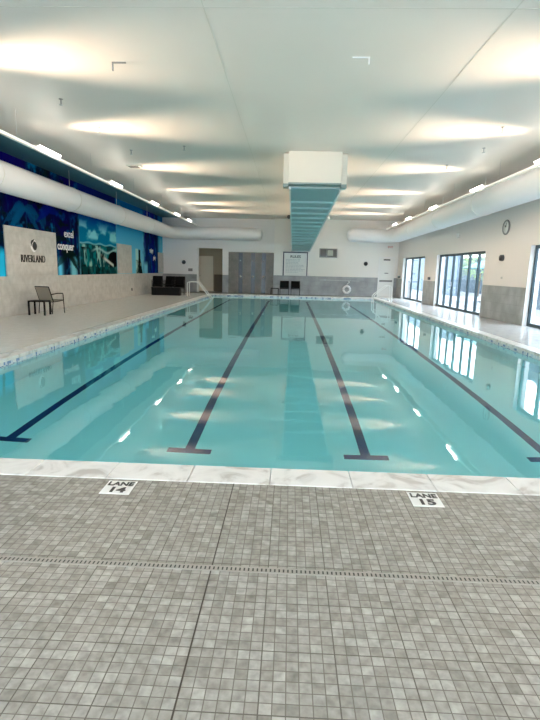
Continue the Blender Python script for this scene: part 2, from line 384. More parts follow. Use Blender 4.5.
def vnoise(U, V, seed, oct=4):
    rs = np.random.RandomState(seed); out = np.zeros_like(U); a = 1; tot = 0
    for o_ in range(oct):
        g = rs.rand(64, 64); x = U * 2 ** o_; y = V * 2 ** o_
        xi = np.floor(x).astype(int); yi = np.floor(y).astype(int); fx = x - xi; fy = y - yi
        fx = fx * fx * (3 - 2 * fx); fy = fy * fy * (3 - 2 * fy)
        q = lambda i, j: g[(xi + i) % 64, (yi + j) % 64]
        out += a * ((q(0, 0) * (1 - fx) + q(1, 0) * fx) * (1 - fy) + (q(0, 1) * (1 - fx) + q(1, 1) * fx) * fy); tot += a; a *= .5
    return out / tot
def mural():
    y0, y1, z0, z1 = 8.0, YF, 1.18, ZC - .01
    ny, nz = 700, 100
    Y = np.linspace(y0, y1, ny + 1); Z = np.linspace(z0, z1, nz + 1); U, V = np.meshgrid(Y, Z, indexing='ij')
    C = np.zeros(U.shape + (3,))
    def put(mask, col):
        mk = np.clip(mask, 0, 1)[..., None]; C[:] = C * (1 - mk) + np.array(col) * mk
    st = lambda a, b, x: np.clip((x - a) / (b - a), 0, 1)
    n1 = vnoise(U * 1.2, V * 1.6, 1); n2 = vnoise(U * 3, V * 3, 2); n3 = vnoise(U * 6, V * 2, 3); n4 = vnoise(U * .8, V * .8, 5)
    # sky base, cyan getting deeper upward
    C[:] = np.array((.36, .70, .84)); put(st(1.9, 3.9, V) * .7, (.05, .42, .72)); put(st(.55, .75, n1) * .6, (.42, .78, .86))
    put(st(3.3, 4.4, V) * .7, (.01, .12, .38))
    # far left night palms
    b1 = st(19.7, 19.4, U)
    put(b1, (.008, .02, .06)); put(b1 * st(.5, .7, n1), (.02, .015, .13)); put(b1 * st(.52, .7, n3) * .9, (.01, .10, .20)); put(b1 * st(.62, .78, n2) * .9, (.04, .28, .48))
    put(b1 * st(3.0, 3.6, V) * st(.45, .6, n4) * .8, (.03, .01, .22)); put(b1 * st(.55, .68, vnoise(U * 2, V * 4, 9)) * .8, (.006, .035, .03))
    # cyan gaps low
    put(st(14.4, 14.25, U) * st(2.05, 1.8, V + .2 * (n2 - .5)), (.15, .62, .85))
    put(np.exp(-((U - 17.8) / .22) ** 2) * st(1.9, 1.5, V), (.30, .70, .90))
    put(np.exp(-((U - 18.95) / .28) ** 4) * st(1.95, 1.75, V + .25 * np.abs(U - 18.95)) , (.42, .80, .90))
    for k in range(5): put(np.exp(-((U - 18.72 - .1 * k - .12 * (V - 1.2)) / .018) ** 2) * st(1.8, 1.6, V) * .9, (.01, .08, .12))
    # second group of palms (U 28.5..31.2)
    b2 = st(28.0, 28.5, U + .5 * (n2 - .5)) * st(31.5, 31.1, U)
    put(b2 * .95, (.01, .03, .14)); put(b2 * st(.5, .68, n1), (.04, .02, .30)); put(b2 * st(.55, .7, n3) * .8, (.02, .20, .50))
    put(st(28.0, 28.3, U) * st(29.0, 28.8, U) * st(1.9, 1.6, V), (.40, .75, .90))
    # palm fronds
    def frond_group(cx, cz, r, col, seed, n=11, trunk=True):
        rs = np.random.RandomState(seed)
        if trunk: put((np.abs(U - cx - .06 * np.sin(V * 2)) < .06) * (V < cz) * 1.0, col)
        for i in range(n):
            a = rs.uniform(-.3, PI + .3); L = r * rs.uniform(.7, 1.1)
            for t in np.linspace(0, 1, 26):
                px = cx + math.cos(a) * L * t; pz = cz + math.sin(a) * L * t * .8 - .9 * L * t * t * .75
                wd = .10 * L * math.sin(PI * min(1, t + .1)) + .02
                m1 = np.exp(-((U - px) / .03) ** 2) * (V < pz + .02) * (V > pz - wd * 2.2) * (.6 + .4 * np.sin((U - V) * 90))
                put(m1 * .9, col)
    frond_group(18.5, 2.0, 1.0, (.006, .03, .03), 3, trunk=False); frond_group(15.6, 3.3, 1.2, (.01, .16, .30), 4, 9, False)
    frond_group(13.8, 2.4, .9, (.005, .03, .05), 5); frond_group(29.9, 2.7, 1.1, (.02, .06, .30), 6); frond_group(17.2, 3.4, .9, (.02, .05, .30), 8, 9, False)
    # ocean picture, its own panel
    s = (U > 19.6) & (U < 23.75)
    s = s * 1.0
    put(s, (.02, .30, .46)); put(s * st(.5, .62, vnoise(U * .9, V * 2.2, 11)) * st(2.55, 2.7, V) * .9, (.48, .86, .88)); put(s * st(3.0, 3.5, V + .3 * (n1 - .5)), (.01, .17, .46))
    put(s * st(3.5, 3.9, V), (.01, .05, .25))
    put(s * (V < 2.42), (.01, .10, .12)); put(s * np.exp(-((V - 2.46 - .03 * np.sin(U * 5)) / .03) ** 2) * .9, (.45, .75, .78))
    put(s * (V < 2.4) * st(.5, .6, n2) * .9, (.05, .30, .32)); put(s * (V < 2.4) * st(.60, .70, n3), (.45, .66, .62)); put(s * (V < 2.3) * st(.5, .4, n1), (.005, .03, .035))
    put(s * np.exp(-((V - 2.2 - .08 * np.sin(U * 3)) / .05) ** 2) * st(20.6, 21.2, U) * .9, (.55, .75, .74))
    e = ((U - 23.35) / .75) ** 2 + ((V - 1.85) / .36) ** 2; put(st(1.1, .9, e) * s, (.004, .004, .008))
    curve = 1.95 - .42 * (U - 21.9) / 1.5
    put(s * np.exp(-((V - curve) / .07) ** 4) * (U > 21.7) * (U < 23.3), (.70, .74, .70)); put(np.exp(-(((U - 21.9) / .22) ** 2 + ((V - 1.95) / .12) ** 2)) * s, (.01, .02, .02))
    put(s * (V < 1.5) * st(.4, .6, n3) * .8, (.01, .10, .11))
    # slim dark rock beside white spray
    put((np.abs(U - 26.9) < .22) * (V < 2.5) * 1.0, (.60, .82, .82)); put((np.abs(U - 27.35) < .16 + .35 * st(2.0, 1.2, V)) * (V < 2.45) * 1.0, (.006, .03, .04)); put((np.abs(U - 27.2) < .5) * (V < 1.9) * st(.5, .6, n2) * .9, (.35, .45, .42))
    C = np.clip(C, 0, 1); g_ = C.mean(-1, keepdims=True); C = np.clip(g_ + (C - g_) * 1.25, 0.001, 1) ** 1.35 * .95
    vs = np.stack([np.full(U.shape, XL + .012), U, V], -1).reshape(-1, 3)
    me = bpy.data.meshes.new('mural')
    I = np.arange((ny + 1) * (nz + 1)).reshape(ny + 1, nz + 1)
    fs = np.stack([I[:-1, :-1], I[1:, :-1], I[1:, 1:], I[:-1, 1:]], -1).reshape(-1, 4)
    # thin backing box so the print has thickness
    me.from_pydata(vs.tolist(), [], fs.tolist()); me.update()
    at = me.color_attributes.new('print', 'FLOAT_COLOR', 'POINT')
    at.data.foreach_set('color', np.concatenate([C, np.ones(U.shape + (1,))], -1).reshape(-1).astype(np.float32))
    m = mat('mural_print', (0, .2, .3), .9, spec=.05); t = NT(m); a = t.n('ShaderNodeVertexColor'); a.layer_name = 'print'
    t.l(a.outputs[0], t.b.inputs['Base Color'])
    me.materials.append(m); o = bpy.data.objects.new('print', me); COL.objects.link(o)
    so = o.modifiers.new('thick', 'SOLIDIFY'); so.thickness = .01; so.offset = -1
    return o
MU = thing('mural', 'blue printed mural of palms, sky and surf along the left wall', 'mural', (XL, 20, 1.18))
_m = mural(); _m.parent = MU; _m.location = (-XL, -20, -1.18)
# reading direction along +Y, facing +X
def LW(y, z, off=.02): return basis((0, 1, 0), (0, 0, 1), (1, 0, 0), (XL + off - XL, y - 20, z - 1.18))
text_obj('excel_lettering', 'excel', .38, WLET, LW(18.62, 2.68), MU, .003, .006)
text_obj('conquer_lettering', 'conquer', .40, WLET, LW(18.32, 2.22), MU, .003, .009)
text_obj('word_lettering', 'enjoy', .36, WLET, LW(29.7, 2.50), MU, .003, .01)
text_obj('word_lettering', 'play', .34, WLET, LW(30.35, 2.10), MU, .003, .01)
# raised sign on the stone panel
SG = thing('wall_sign', 'black RIVERLAND lettering with a round leaf shaped emblem on grey stone panel', 'sign', (XL + .05, 15.86, 1.61))
text_obj('lettering', 'RIVERLAND', .335, BLACKP, basis((0, 1, 0), (0, 0, 1), (1, 0, 0), (.008, 0, .10)), SG, .012, -.001, .82, 1.08)
# emblem: rotated rounded square, white with black half moon
def blob(pts, x0, x1):
    n = len(pts); vs = [(x0, *p) for p in pts] + [(x1, *p) for p in pts]
    return MB().add(vs, [tuple(range(n))[::-1], tuple(range(n, 2 * n))] + [(i, (i + 1) % n, n + (i + 1) % n, n + i) for i in range(n)])
def rsq(r, cy_, cz_, k=2.6, rot=PI / 4, a0=0, a1=2 * PI, n=28):
    o_ = []
    for i in range(n):
        t = a0 + (a1 - a0) * i / n; cc, ss = math.cos(t), math.sin(t); q = (abs(cc) ** k + abs(ss) ** k) ** (-1 / k) * r
        y, z = q * cc, q * ss; o_.append((cy_ + y * math.cos(rot) - z * math.sin(rot), cz_ + y * math.sin(rot) + z * math.cos(rot)))
    return o_
blob(rsq(.19, .05, .53), 0, .012).build('emblem_white', WLET, SG)
blob(rsq(.13, .105, .52), .012, .020).build('emblem_black', BLACKP, SG)
blob([(.02, .72), (.10, .735), (.03, .66), (-.06, .60), (-.12, .50), (-.13, .62), (-.06, .70)], .012, .02).build('emblem_swoosh', BLACKP, SG)

# ------------------------------------------------------------------ right wall with glazed folding doors (built in wall frame)
openings = [(-6.4, -2.6, 2.45), (-2.0 - .0, .70, 2.47), (3.93, 9.40, 2.42), (11.3, 15.60, 2.42)]
openings = [(-6.9, -3.6, 2.47), (-2.6, .70, 2.47), (3.93, 9.40, 2.43), (11.3, 15.60, 2.43)]
RWALL = sempty('wall_right', 'cream right wall pierced by glazed folding doors', 'wall', RW(0), ANG)
# local: x' = out (+), y' = along.  rotation ANG about z maps (0,1)->(-sinA,cosA) ok
up_ = MB(); lo = MB(); S0, S1, TH = -18.6, 19.2, .35
edges = [S0] + [e for a, b_, h in openings for e in (a, b_)] + [S1]
for i in range(0, len(edges), 2):
    lo.box(-.012, TH, edges[i], edges[i + 1], 0, 1.18); up_.box(0, TH, edges[i], edges[i + 1], 1.18, ZC)
for a, b_, h in openings: up_.box(0, TH, a, b_, h, ZC)
up_.build('upper_wall', WALLR, RWALL); lo.build('tiled_wainscot', WAINS_Y, RWALL)
rv = MB()
for a, b_, h in openings: rv.box(-.014, TH + .01, a - .001, a + .02, 0, h); rv.box(-.014, TH + .01, b_ - .02, b_ + .001, 0, h)
rv.build('window_reveal', WHITE, RWALL)
for k, ((a, b_, h), n) in enumerate(zip(openings, (3, 3, 6, 3))):
    if k == 0: nm = 'glazed folding door with dark frame beside the camera side of the deck'
    else: nm = ['', 'nearest glazed folding door with dark teal frame', 'wide six-pane glazed folding door in the middle of the right wall', 'far glazed folding door next to the far corner'][k]
    D = sempty('door_%d' % (k + 1), nm, 'glazed door', RW(0), ANG)
    fr = MB(); x0, x1 = .12, .19; a += .02; b_ -= .02
    fr.box(x0, x1, a, a + .08, 0, h); fr.box(x0, x1, b_ - .08, b_, 0, h); fr.box(x0, x1, a + .08, b_ - .08, h - .10, h); fr.box(x0, x1, a + .08, b_ - .08, 0, .10)
    fr.build('door_frame', FRAME, D)
    mull = MB()
    for i in range(1, n):
        s = a + (b_ - a) * i / n; mull = MB().box(x0 - .01, x1 + .01, s - .042, s + .042, .1, h - .1); mull.build('mullion', FRAME, D)
    for i in range(n):
        s0_ = a + (b_ - a) * i / n + .05; s1_ = a + (b_ - a) * (i + 1) / n - .05
        MB().box(x0 + .03, x0 + .038, s0_, s1_, .09, h - .09).build('pane', GLASS, D)
        hd = MB().box(x0 - .03, x0 - .01, s1_ - .02, s1_ + .01, 1.0, 1.2)
        if i == n // 2: hd.build('door_handle', SILVER, D)

# ------------------------------------------------------------------ far wall, near wall
R_ = MB(); RL = MB()
def fw(x0, x1, y, z0, z1, y2=None): return MB().box(x0, x1, y, y2 or y + .3, z0, z1)
OX0, OX1, OZ = -6.08, -4.42, 2.86
w1_ = MB(); w1_.box(XL, OX0, YF, YF + .2, 1.14, ZC); w1_.box(OX1, -1.07, YF, YF + .2, 1.14, ZC); w1_.box(OX0, OX1, YF, YF + .2, OZ, ZC)
struct('wall_far', w1_, WALLW, 'cream far wall above the doorway and showers', 'wall')
w2_ = MB(); w2_.box(XL, OX0, YF - .012, YF + .2, 0, 1.14); w2_.box(OX1, -1.07, YF - .012, YF + .2, 0, 1.14)
struct('trim_6', w2_, WAINS, 'dark grey tiled wainscot on the far wall', 'wainscot')
w3_ = MB(); w3_.box(-1.07, 7.6, YR, YF + .3, 1.2, ZC)
struct('wall_far_right', w3_, WALLP, 'pale cream far wall section stepping forward behind the life ring', 'wall')
w4_ = MB(); w4_.box(-1.08, 7.6, YR - .012, YF + .3, 0, 1.2)
struct('trim_7', w4_, WAINS, 'grey tiled wainscot behind the life ring', 'wainscot')
# recess behind the doorway
w5_ = MB(); w5_.box(-6.9, -6.7, YF + .2, 34.1, 0, 3.2); w5_.box(-4.35, -4.15, YF + .2, 34.1, 1.14, 3.2); w5_.box(-6.9, -4.15, 33.95, 34.15, 0, 3.2); w5_.box(-6.9, -4.15, YF + .2, 34.1, 3.0, 3.2)
struct('wall_recess', w5_, TAN, 'tan walls of the recess behind the doorway', 'wall')
w6_ = MB(); w6_.box(-5.22, -4.35, 33.9, 33.95, 0, 1.14); w6_.box(-4.37, -4.15, YF + .2, 34.1, 0, 1.14)
struct('trim_8', w6_, BROWN, 'dark brown panelling inside the recess', 'panelling')
w7_ = MB(); w7_.box(OX0 - .02, OX0 + .10, YF - .03, YF + .2, 0, OZ); w7_.box(OX0 + .1, OX1, YF - .02, YF + .2, OZ - .04, OZ + .02)
struct('trim_9', w7_, WHITE, 'white jamb and head of the doorway in the far wall', 'trim')
D = sempty('door_5', 'cream door inside the recess of the far wall', 'door', (-5.78, 33.93, 0))
MB().box(-.52, .52, -.04, 0, .01, 2.36).build('door_leaf', mat('cream_door_paint', (.78, .72, .60), .5), D)
hd = MB(); hd.tube([(-.42, -.04, 1.02), (-.42, -.10, 1.02), (-.30, -.10, 1.02)], .012, 8); hd.build('door_handle', STEEL, D)
fr_ = MB(); fr_.box(-.58, -.52, -.05, .0, 0, 2.42); fr_.box(.52, .58, -.05, 0, 0, 2.42); fr_.box(-.52, .52, -.05, 0, 2.36, 2.42); fr_.build('door_frame', TAN, D)
# shower tiling
w8_ = MB(); w8_.box(-4.02, -1.07, YF - .04, YF - .0, 0, 2.62)
struct('trim_10', w8_, SHOWER, 'dark taupe mosaic cladding behind the showers', 'tile')
for k, x in enumerate((-3.23, -2.42, -1.73)):
    S = thing('wall_shower', ['wall shower on dark stripe, nearest the doorway', 'wall shower on dark stripe, middle of the three', 'wall shower on dark stripe, nearest the white board'][k], 'shower', (x, YF - .04, 0), 0, 'wall showers on the far wall')
    MB().box(-.13, .13, -.012, 0, 0, 2.58).build('mosaic_stripe', SHOWER_D, S)
    sh = MB().tube([(0, -.012, 2.12), (0, -.14, 2.16), (0, -.2, 2.1)], .014, 8); sh.lathe([(0.001, 0), (.02, 0), (.065, -.05), (.065, -.06), (.001, -.06)], (0, -.2, 2.11)); sh.build('shower_head', STEEL, S)
    v = MB().lathe([(.001, -.03), (.085, -.03), (.085, 0), (.001, 0)], (0, -.012, 1.06), (0, 1, 0)); v.tube([(0, -.04, 1.06), (0, -.09, 1.06), (0, -.09, 1.16)], .012, 8); v.build('valve', STEEL, S)
# near wall behind the camera; its glazed openings are added to bring in daylight
wn = MB(); wn.box(XL - .3, -6.5, YB - .3, YB, 0, ZC); wn.box(-.5, .5, YB - .3, YB, 0, ZC); wn.box(6.0, XR0, YB - .3, YB, 0, ZC); wn.box(-6.5, -.5, YB - .3, YB, 3.2, ZC); wn.box(.5, 6.0, YB - .3, YB, 3.2, ZC)
struct('wall_near', wn, WALLP, 'cream wall behind the camera with two glazed openings added for daylight', 'wall')
for k, (a, b_) in enumerate(((-6.5, -.5), (.5, 6.0))):
    D = sempty('door_%d' % (7 + k), 'added unseen glazing behind the camera, lets in sky light', 'glazed door', (0, YB - .15, 0))
    fr = MB(); fr.box(a, a + .08, -.04, .04, 0, 3.2); fr.box(b_ - .08, b_, -.04, .04, 0, 3.2); fr.box(a + .08, b_ - .08, -.04, .04, 0, .1); fr.box(a + .08, b_ - .08, -.04, .04, 3.1, 3.2)
    for i in range(1, 5): x = a + (b_ - a) * i / 5; fr.box(x - .04, x + .04, -.04, .04, .1, 3.1)
    fr.build('door_frame', FRAME, D); MB().box(a + .05, b_ - .05, -.004, .004, .05, 3.15).build('pane', GLASS, D)

# door in far right corner
D = sempty('door_6', 'white exit door in the far right corner with a dark push bar', 'door', (6.05, YR - .012, 0))
MB().box(-.43, .43, -.045, -.0, .01, 2.42).build('door_leaf', WHITE, D)
fr_ = MB(); fr_.box(-.50, -.43, -.055, 0, 0, 2.5); fr_.box(.43, .50, -.055, 0, 0, 2.5); fr_.box(-.43, .43, -.055, 0, 2.42, 2.5); fr_.build('door_frame', WALLW, D)
MB().box(-.40, .40, -.10, -.045, .95, 1.06).build('push_bar', GREY, D)
MB().box(-.2, .2, -.10, -.045, 2.28, 2.36).build('door_closer', RUB, D)
MB().box(-.1, .14, -.05, -.045, 1.46, 1.52).build('door_plate', GREY, D)
E_ = thing('exit_sign', 'small red lettered EXIT sign high above the corner door', 'sign', (6.22, YR, 3.1))
MB().box(-.17, .17, -.05, 0, -.1, .1).build('housing', WHITE, E_)
text_obj('lettering', 'EXIT', .16, RED, basis((1, 0, 0), (0, 0, 1), (0, -1, 0), (0, -.053, 0)), E_, .002, .002)
# rules board
B_ = thing('notice_board', 'large white pool rules board with dark frame on far wall', 'board', (.30, YR, 1.94))
MB().box(-.74, .74, -.02, 0, -.72, .70).build('board', WHITE, B_)
fb = MB(); fb.box(-.79, -.72, -.035, 0, -.74, .75); fb.box(.72, .78, -.035, 0, -.74, .75); fb.box(-.72, .72, -.035, 0, .68, .75); fb.build('frame', mat('navy_frame', (.03, .045, .09), .4), B_)
text_obj('heading', 'RULES', .22, mat('dark_print', (.08, .09, .1), .6), basis((1, 0, 0), (0, 0, 1), (0, -1, 0), (0, -.023, .45)), B_, .001, .005, 1.1)
ln = MB()
random.seed(3)
for i in range(10):
    z = .26 - i * .088; L = random.uniform(.40, .62)
    x = -.6
    while x < -.6 + 2 * L - .1: wl = random.uniform(.05, .16); ln.box(x, x + wl, -.022, -.02, z, z + .028); x += wl + .035
ln.build('printed_lines', mat('grey_print', (.45, .47, .5), .6), B_)
# small window high in the far wall
D = sempty('window_1', 'small interior window high in the far wall', 'window', (2.36, YR, 2.66))
fr_ = MB(); fr_.box(-.56, .56, -.03, 0, -.28, -.23); fr_.box(-.56, .56, -.03, 0, .23, .28); fr_.box(-.56, -.50, -.03, 0, -.23, .23); fr_.box(.50, .56, -.03, 0, -.23, .23); fr_.box(-.12, -.08, -.03, 0, -.23, .23); fr_.build('window_frame', GREY, D)
MB().box(-.5, .5, -.008, 0, -.23, .23).build('pane', mat('dim_room_glass', (.10, .10, .09), .1), D)
MB().box(-.05, .30, -.012, -.008, -.16, .18).build('blind', mat('pale_blind', (.5, .5, .44), .6), D)

# life ring
L_ = thing('life_ring', 'white life ring with rope hanging low on the grey far wall', 'life ring', (3.62, YR - .012, .41))
MB().torus((0, -.07, 0), .215, .068).build('ring', mat('white_ring_plastic', (.95, .95, .95), .4), L_)
rp = MB(); rp.tube([(.0, -.07, .27), (.02, -.10, .36), (.10, -.08, .42), (.16, -.05, .46), (.12, -.03, .53), (.05, -.03, .55)], .022, 8); rp.build('rope', WLET, L_)
for a in (0, PI / 2, PI, 3 * PI / 2): MB().torus((.215 * math.cos(a), -.07, .215 * math.sin(a)), .072, .006, axis=(-math.sin(a), 0, math.cos(a)), seg=16, rs=6).build('band', GREY, L_)
MB().box(-.02, .02, -.05, 0, .2, .32).build('hook', STEEL, L_)
# rescue pole with loop
P_ = thing('rescue_pole', 'long grey rescue pole with a loop end on the far wall', 'rescue pole', (1.9, YR - .012, .98))
MB().tube([(0, -.05, .0), (2.5, -.05, -.02)], .014, 8).build('pole', SILVER, P_)
MB().torus((2.80, -.05, -.24), .22, .014, a0=-.9, a1=PI + .9).build('loop', GREY, P_)
for x_ in (.3, 1.9): MB().box(x_, x_ + .04, -.06, 0, -.03, .03).build('bracket', STEEL, P_)

# small wall fittings
def disc(name, lab, cat, loc, r, d, m, axis):
    o = MB().lathe([(.001, 0), (r, 0), (r * .9, d), (.001, d)], (0, 0, 0), axis, 18).build(name, m); o.location = loc; return tag(o, lab, cat)
disc('wall_speaker', 'dark round fixture on cream far wall beside corner door', 'speaker', (4.75, YR, 2.05), .13, .06, RUB, (0, -1, 0))
disc('wall_speaker', 'dark round fixture on white wall left of the doorway', 'speaker', (-6.95, YF, 1.90), .13, .06, RUB, (0, -1, 0))
disc('wall_horn', 'dark rounded fixture on the right wall under the clock', 'speaker', RW(2.51, 2.13), .11, .10, RUB, (-math.cos(ANG), -math.sin(ANG), 0))
def rbox(name, lab, cat, s, z, w, h, d, m, g=None):
    o = MB().box(-d, 0, -w / 2, w / 2, -h / 2, h / 2).build(name, m, None, .008); o.location = RW(s, z); o.rotation_euler = (0, 0, ANG); return tag(o, lab, cat, g)
rbox('alarm_strobe', 'small white strobe box high between clock and six-pane door', 'alarm', 6.85, 3.16, .16, .22, .07, WHITE)
rbox('door_control', 'small dark control box on right wall between two far glazed doors', 'control box', 10.3, 1.30, .20, .14, .08, RUB)
rbox('door_control', 'small dark control box between far glazed door and corner', 'control box', 16.3, 1.28, .30, .12, .08, RUB)
rbox('wall_switch', 'small pale switch plate just above wainscot under the clock', 'switch', 2.45, 1.46, .12, .07, .015, SILVER)
o = MB().box(-.14, .14, -.02, 0, -.09, .09).build('wall_plate', GREY); o.location = (-6.52, YF, 1.42); tag(o, 'grey plate on white wall just left of the doorway', 'switch')
o = MB().box(0, .03, -.05, .05, -.07, .07).build('wall_socket', RUB); o.location = (XL, 25.9, .36); tag(o, 'small dark socket low on the left stone wall', 'socket')
C_ = thing('wall_clock', 'round grey rimmed clock high on the right wall', 'clock', RW(2.46, 3.14), ANG)
MB().lathe([(.001, .0), (.20, .0), (.20, .03), (.001, .03)], (0, 0, 0), (-1, 0, 0), 28).build('clock_face', CLOCKF, C_)
MB().torus((-.025, 0, 0), .225, .028, axis=(1, 0, 0)).build('clock_rim', GREY, C_)
hn = MB().bar((-.038, 0, 0), (-.038, .07, .07), .014, .014); hn.bar((-.038, 0, 0), (-.038, -.03, .15), .010, .010); hn.build('clock_hands', BLACKP, C_)

# ------------------------------------------------------------------ ventilation ducts
def path(side):
    if side < 0:
        x, yf, z0, z1, R = -7.58, 31.6, 3.84, 3.70, 1.3; xe = -2.15; r = .39
    else:
        x, yf, z0, z1, R = 6.32, 31.2, 4.13, 3.74, 1.3; xe = 3.75; r = .41
    return x, yf, z0, z1, R, xe, r
def duct(side, lab):
    x, yf, z0, z1, R, xe, r = path(side); s = -1 if side < 0 else 1
    t = thing('ventilation_duct', lab, 'duct', (x, 15, z0), 0, 'round white ventilation ducts')
    pts = [(x, YB + .05 + i * (yf - R - YB) / 14, z0 + (z1 - z0) * i / 14) for i in range(15)]
    L = lambda p: (p[0] - x, p[1] - 15, p[2] - z0)
    MB().tube([L(p) for p in pts], r, 36).build('duct_run', DUCTW, t)
    arc = [(x - s * R + s * R * math.cos(a), yf - R + R * math.sin(a), z1) for a in [PI / 2 * k / 12 for k in range(13)]]
    arc[0] = pts[-1]
    MB().tube([L(p) for p in arc], r, 36).build('elbow', DUCTW, t)
    MB().tube([L(arc[-1]), L((xe, yf, z1))], r, 36).build('end_run', DUCTW, t)
    dome = [((xe - s * h) , q) for h, q in ((0, r), (.1, r * .97), (.2, r * .86), (.28, r * .66), (.32, r * .35), (.33, .02))]
    MB().tube([L((h, yf, z1)) for h, q in dome], r, 36, rad=[q for h, q in dome]).build('end_cap', DUCTW, t)
    for i in range(5):
        y = 8 + i * 4.6; z = z0 + (z1 - z0) * (y - YB) / (yf - R - YB)
        hg = MB().torus(L((x, y, z)), r + .006, .012, axis=(0, 1, 0), seg=36, rs=6)
        if ZC - z - r > .02: hg.tube([L((x, y, z + r)), L((x, y, ZC))], .008, 6)
        hg.build('hanger_strap', WHITE, t)
duct(-1, 'large round white duct under the ceiling above the mural')
duct(1, 'large round white duct under the ceiling above the glazed doors')

# central duct: collar box and long ribbed body sloping down to the far wall
T = thing('ceiling_duct', 'boxy beige central duct with long ribbed underside, teal pool reflection put into its colour', 'duct', (.62, 14.0, ZC))
L = lambda x, y, z: (x - .62, y - 14.0, z - ZC)
def hexa(c8): return MB().add([L(*p) for p in c8], [(0, 3, 2, 1), (4, 5, 6, 7), (0, 1, 5, 4), (1, 2, 6, 5), (2, 3, 7, 6), (3, 0, 4, 7)])
zf, zr = 3.84, 2.78
zat = lambda y: zf + (zr - zf) * (y - 14.4) / (YR - 14.4)
xa0, xa1, xb0, xb1 = -.06, 1.31, .08, 1.14
xl = lambda y: xa0 + (xb0 - xa0) * (y - 14.4) / (YR - 14.4); xr = lambda y: xa1 + (xb1 - xa1) * (y - 14.4) / (YR - 14.4)
MB().box(-.75, .69, 0, .40, -.80, 0).build('collar_box', SOFF, T, .008)
for a_, b_ in ((-.89, -.75), (.70, .84)): MB().box(a_, b_, .10, .40, -.82, -.04).build('side_flange', SOFF, T, .01)
fl = MB(); fl.box(-.89, -.75, .08, .42, -.91, -.82); fl.box(.69, .84, .08, .42, -.91, -.82); fl.box(-.75, .69, .0, .42, -.845, -.80); fl.build('bottom_flange', mat('grey_green_flange', (.22, .30, .29), .4), T)
y0_, y1_ = 14.4, YR
hexa([(xl(y0_), y0_, zf), (xr(y0_), y0_, zf), (xr(y1_), y1_, zr), (xl(y1_), y1_, zr), (xl(y0_), y0_, ZC), (xr(y0_), y0_, ZC), (xr(y1_), y1_, ZC), (xl(y1_), y1_, ZC)]).build('duct_body', SOFF, T)
hexa([(xl(y0_), y0_, zf - .03), (xr(y0_), y0_, zf - .03), (xr(y1_), y1_, zr - .03), (xl(y1_), y1_, zr - .03), (xl(y0_), y0_, zf - .001), (xr(y0_), y0_, zf - .001), (xr(y1_), y1_, zr - .001), (xl(y1_), y1_, zr - .001)]).build('underside_panel', TEAL, T)
for i in range(16):
    y = 16.3 + i * 1.0
    MB().tube([L(xl(y), y, zat(y) + .05), L(xr(y), y, zat(y) + .05)], .13, 14).build('rib', TEAL2, T)
for q, (xx, sg) in enumerate(((xl, -1), (xr, 1))):
    e_ = MB()
    p = [(xx(y), y, zat(y) - .02) for y in (y0_, y1_)]
    e_.bar(L(p[0][0] + sg * .02, p[0][1], p[0][2]), L(p[1][0] + sg * .02, p[1][1], p[1][2]), .05, .10); e_.build('edge_trim', WHITE, T)
    b_ = MB(); b_.ball(L(xx(19.5) + sg * .10, 19.5, zat(19.5) + .02), .075); b_.build('side_fitting', RUB if q == 0 else WHITE, T)

# ------------------------------------------------------------------ light rails and uplights
def rail(x, z, lab):
    t = thing('light_rail', lab, 'light rail', (x, 15, z), 0, 'suspended light rails')
    MB().box(-.035, .035, YB - 15 + .1, YR - .6 - 15, -.03, .03).build('rail', RAILW, t)
    ld = bpy.data.lights.new('rail_lamp', 'AREA'); ld.shape = 'RECTANGLE'; ld.size = .10; ld.size_y = 33.5; ld.energy = RAILP; ld.color = RAILC
    lo_ = bpy.data.objects.new('rail_lamp', ld); COL.objects.link(lo_); lo_.parent = t; lo_.location = ((-.05 if x > 0 else .05), -.9, 0)
    lo_.rotation_euler = (0, (-1 if x > 0 else 1) * -math.radians(90 + 55), 0)
    for y in np.arange(-1, 31, 3.9): MB().tube([(0, y - 15, .03), (0, y - 15, ZC - z)], .005, 6).build('suspension_wire', SILVER, t)
ZR = 4.10
rail(-5.78, ZR, 'thin white light rail hanging along the left side above the deck')
rail(5.72, ZR, 'thin white light rail hanging along the right side in front of the duct')
def uplight(x, y, s, lab, grp):
    t = thing('uplight', lab, 'light', (x, y, ZR + .03), 0, grp)
    MB().box(-.07, .07, -.55, .55, 0, .05).build('housing', WHITE, t, .01)
    h = MB(); h.add([(s * .071, -.5, .0), (s * .071, .5, .0), (s * .10, .5, .05), (s * .10, -.5, .05), (s * .071, -.5, .055), (s * .071, .5, .055)], [(0, 1, 2, 3), (3, 2, 5, 4), (0, 3, 4), (1, 5, 2), (0, 4, 5, 1)]); h.build('lens', LENS, t)
    ld = bpy.data.lights.new('uplight_lamp', 'SPOT'); ld.energy = UPL; ld.color = UPC; ld.spot_size = math.radians(60); ld.spot_blend = 1.0; ld.shadow_soft_size = .35
    lo_ = bpy.data.objects.new('uplight_lamp', ld); COL.objects.link(lo_); lo_.parent = t; lo_.location = (s * .16, 0, .04)
    lo_.rotation_euler = Vector((s * 1.0, 0, .10)).to_track_quat('-Z', 'Y').to_euler()
YL = [-.6, 3.6, 8.2, 12.0, 16.5, 21.1, 25.2, 28.2]; YRR = [-.6, 3.6, 8.1, 11.9, 16.1, 20.8, 25.0, 28.2]
words = ['behind the camera', 'just behind the near pool edge', 'over the near end of the pool', 'first lit one in view', 'second lit one in view', 'third lit one in view', 'fourth lit one in view', 'last one before the far wall']
for y, w_ in zip(YL, words): uplight(-5.78, y, 1, 'glowing white linear uplight on the left rail, ' + w_, 'uplights on the rails')
for y, w_ in zip(YRR, words): uplight(5.72, y, -1, 'glowing white linear uplight on the right rail, ' + w_, 'uplights on the rails')

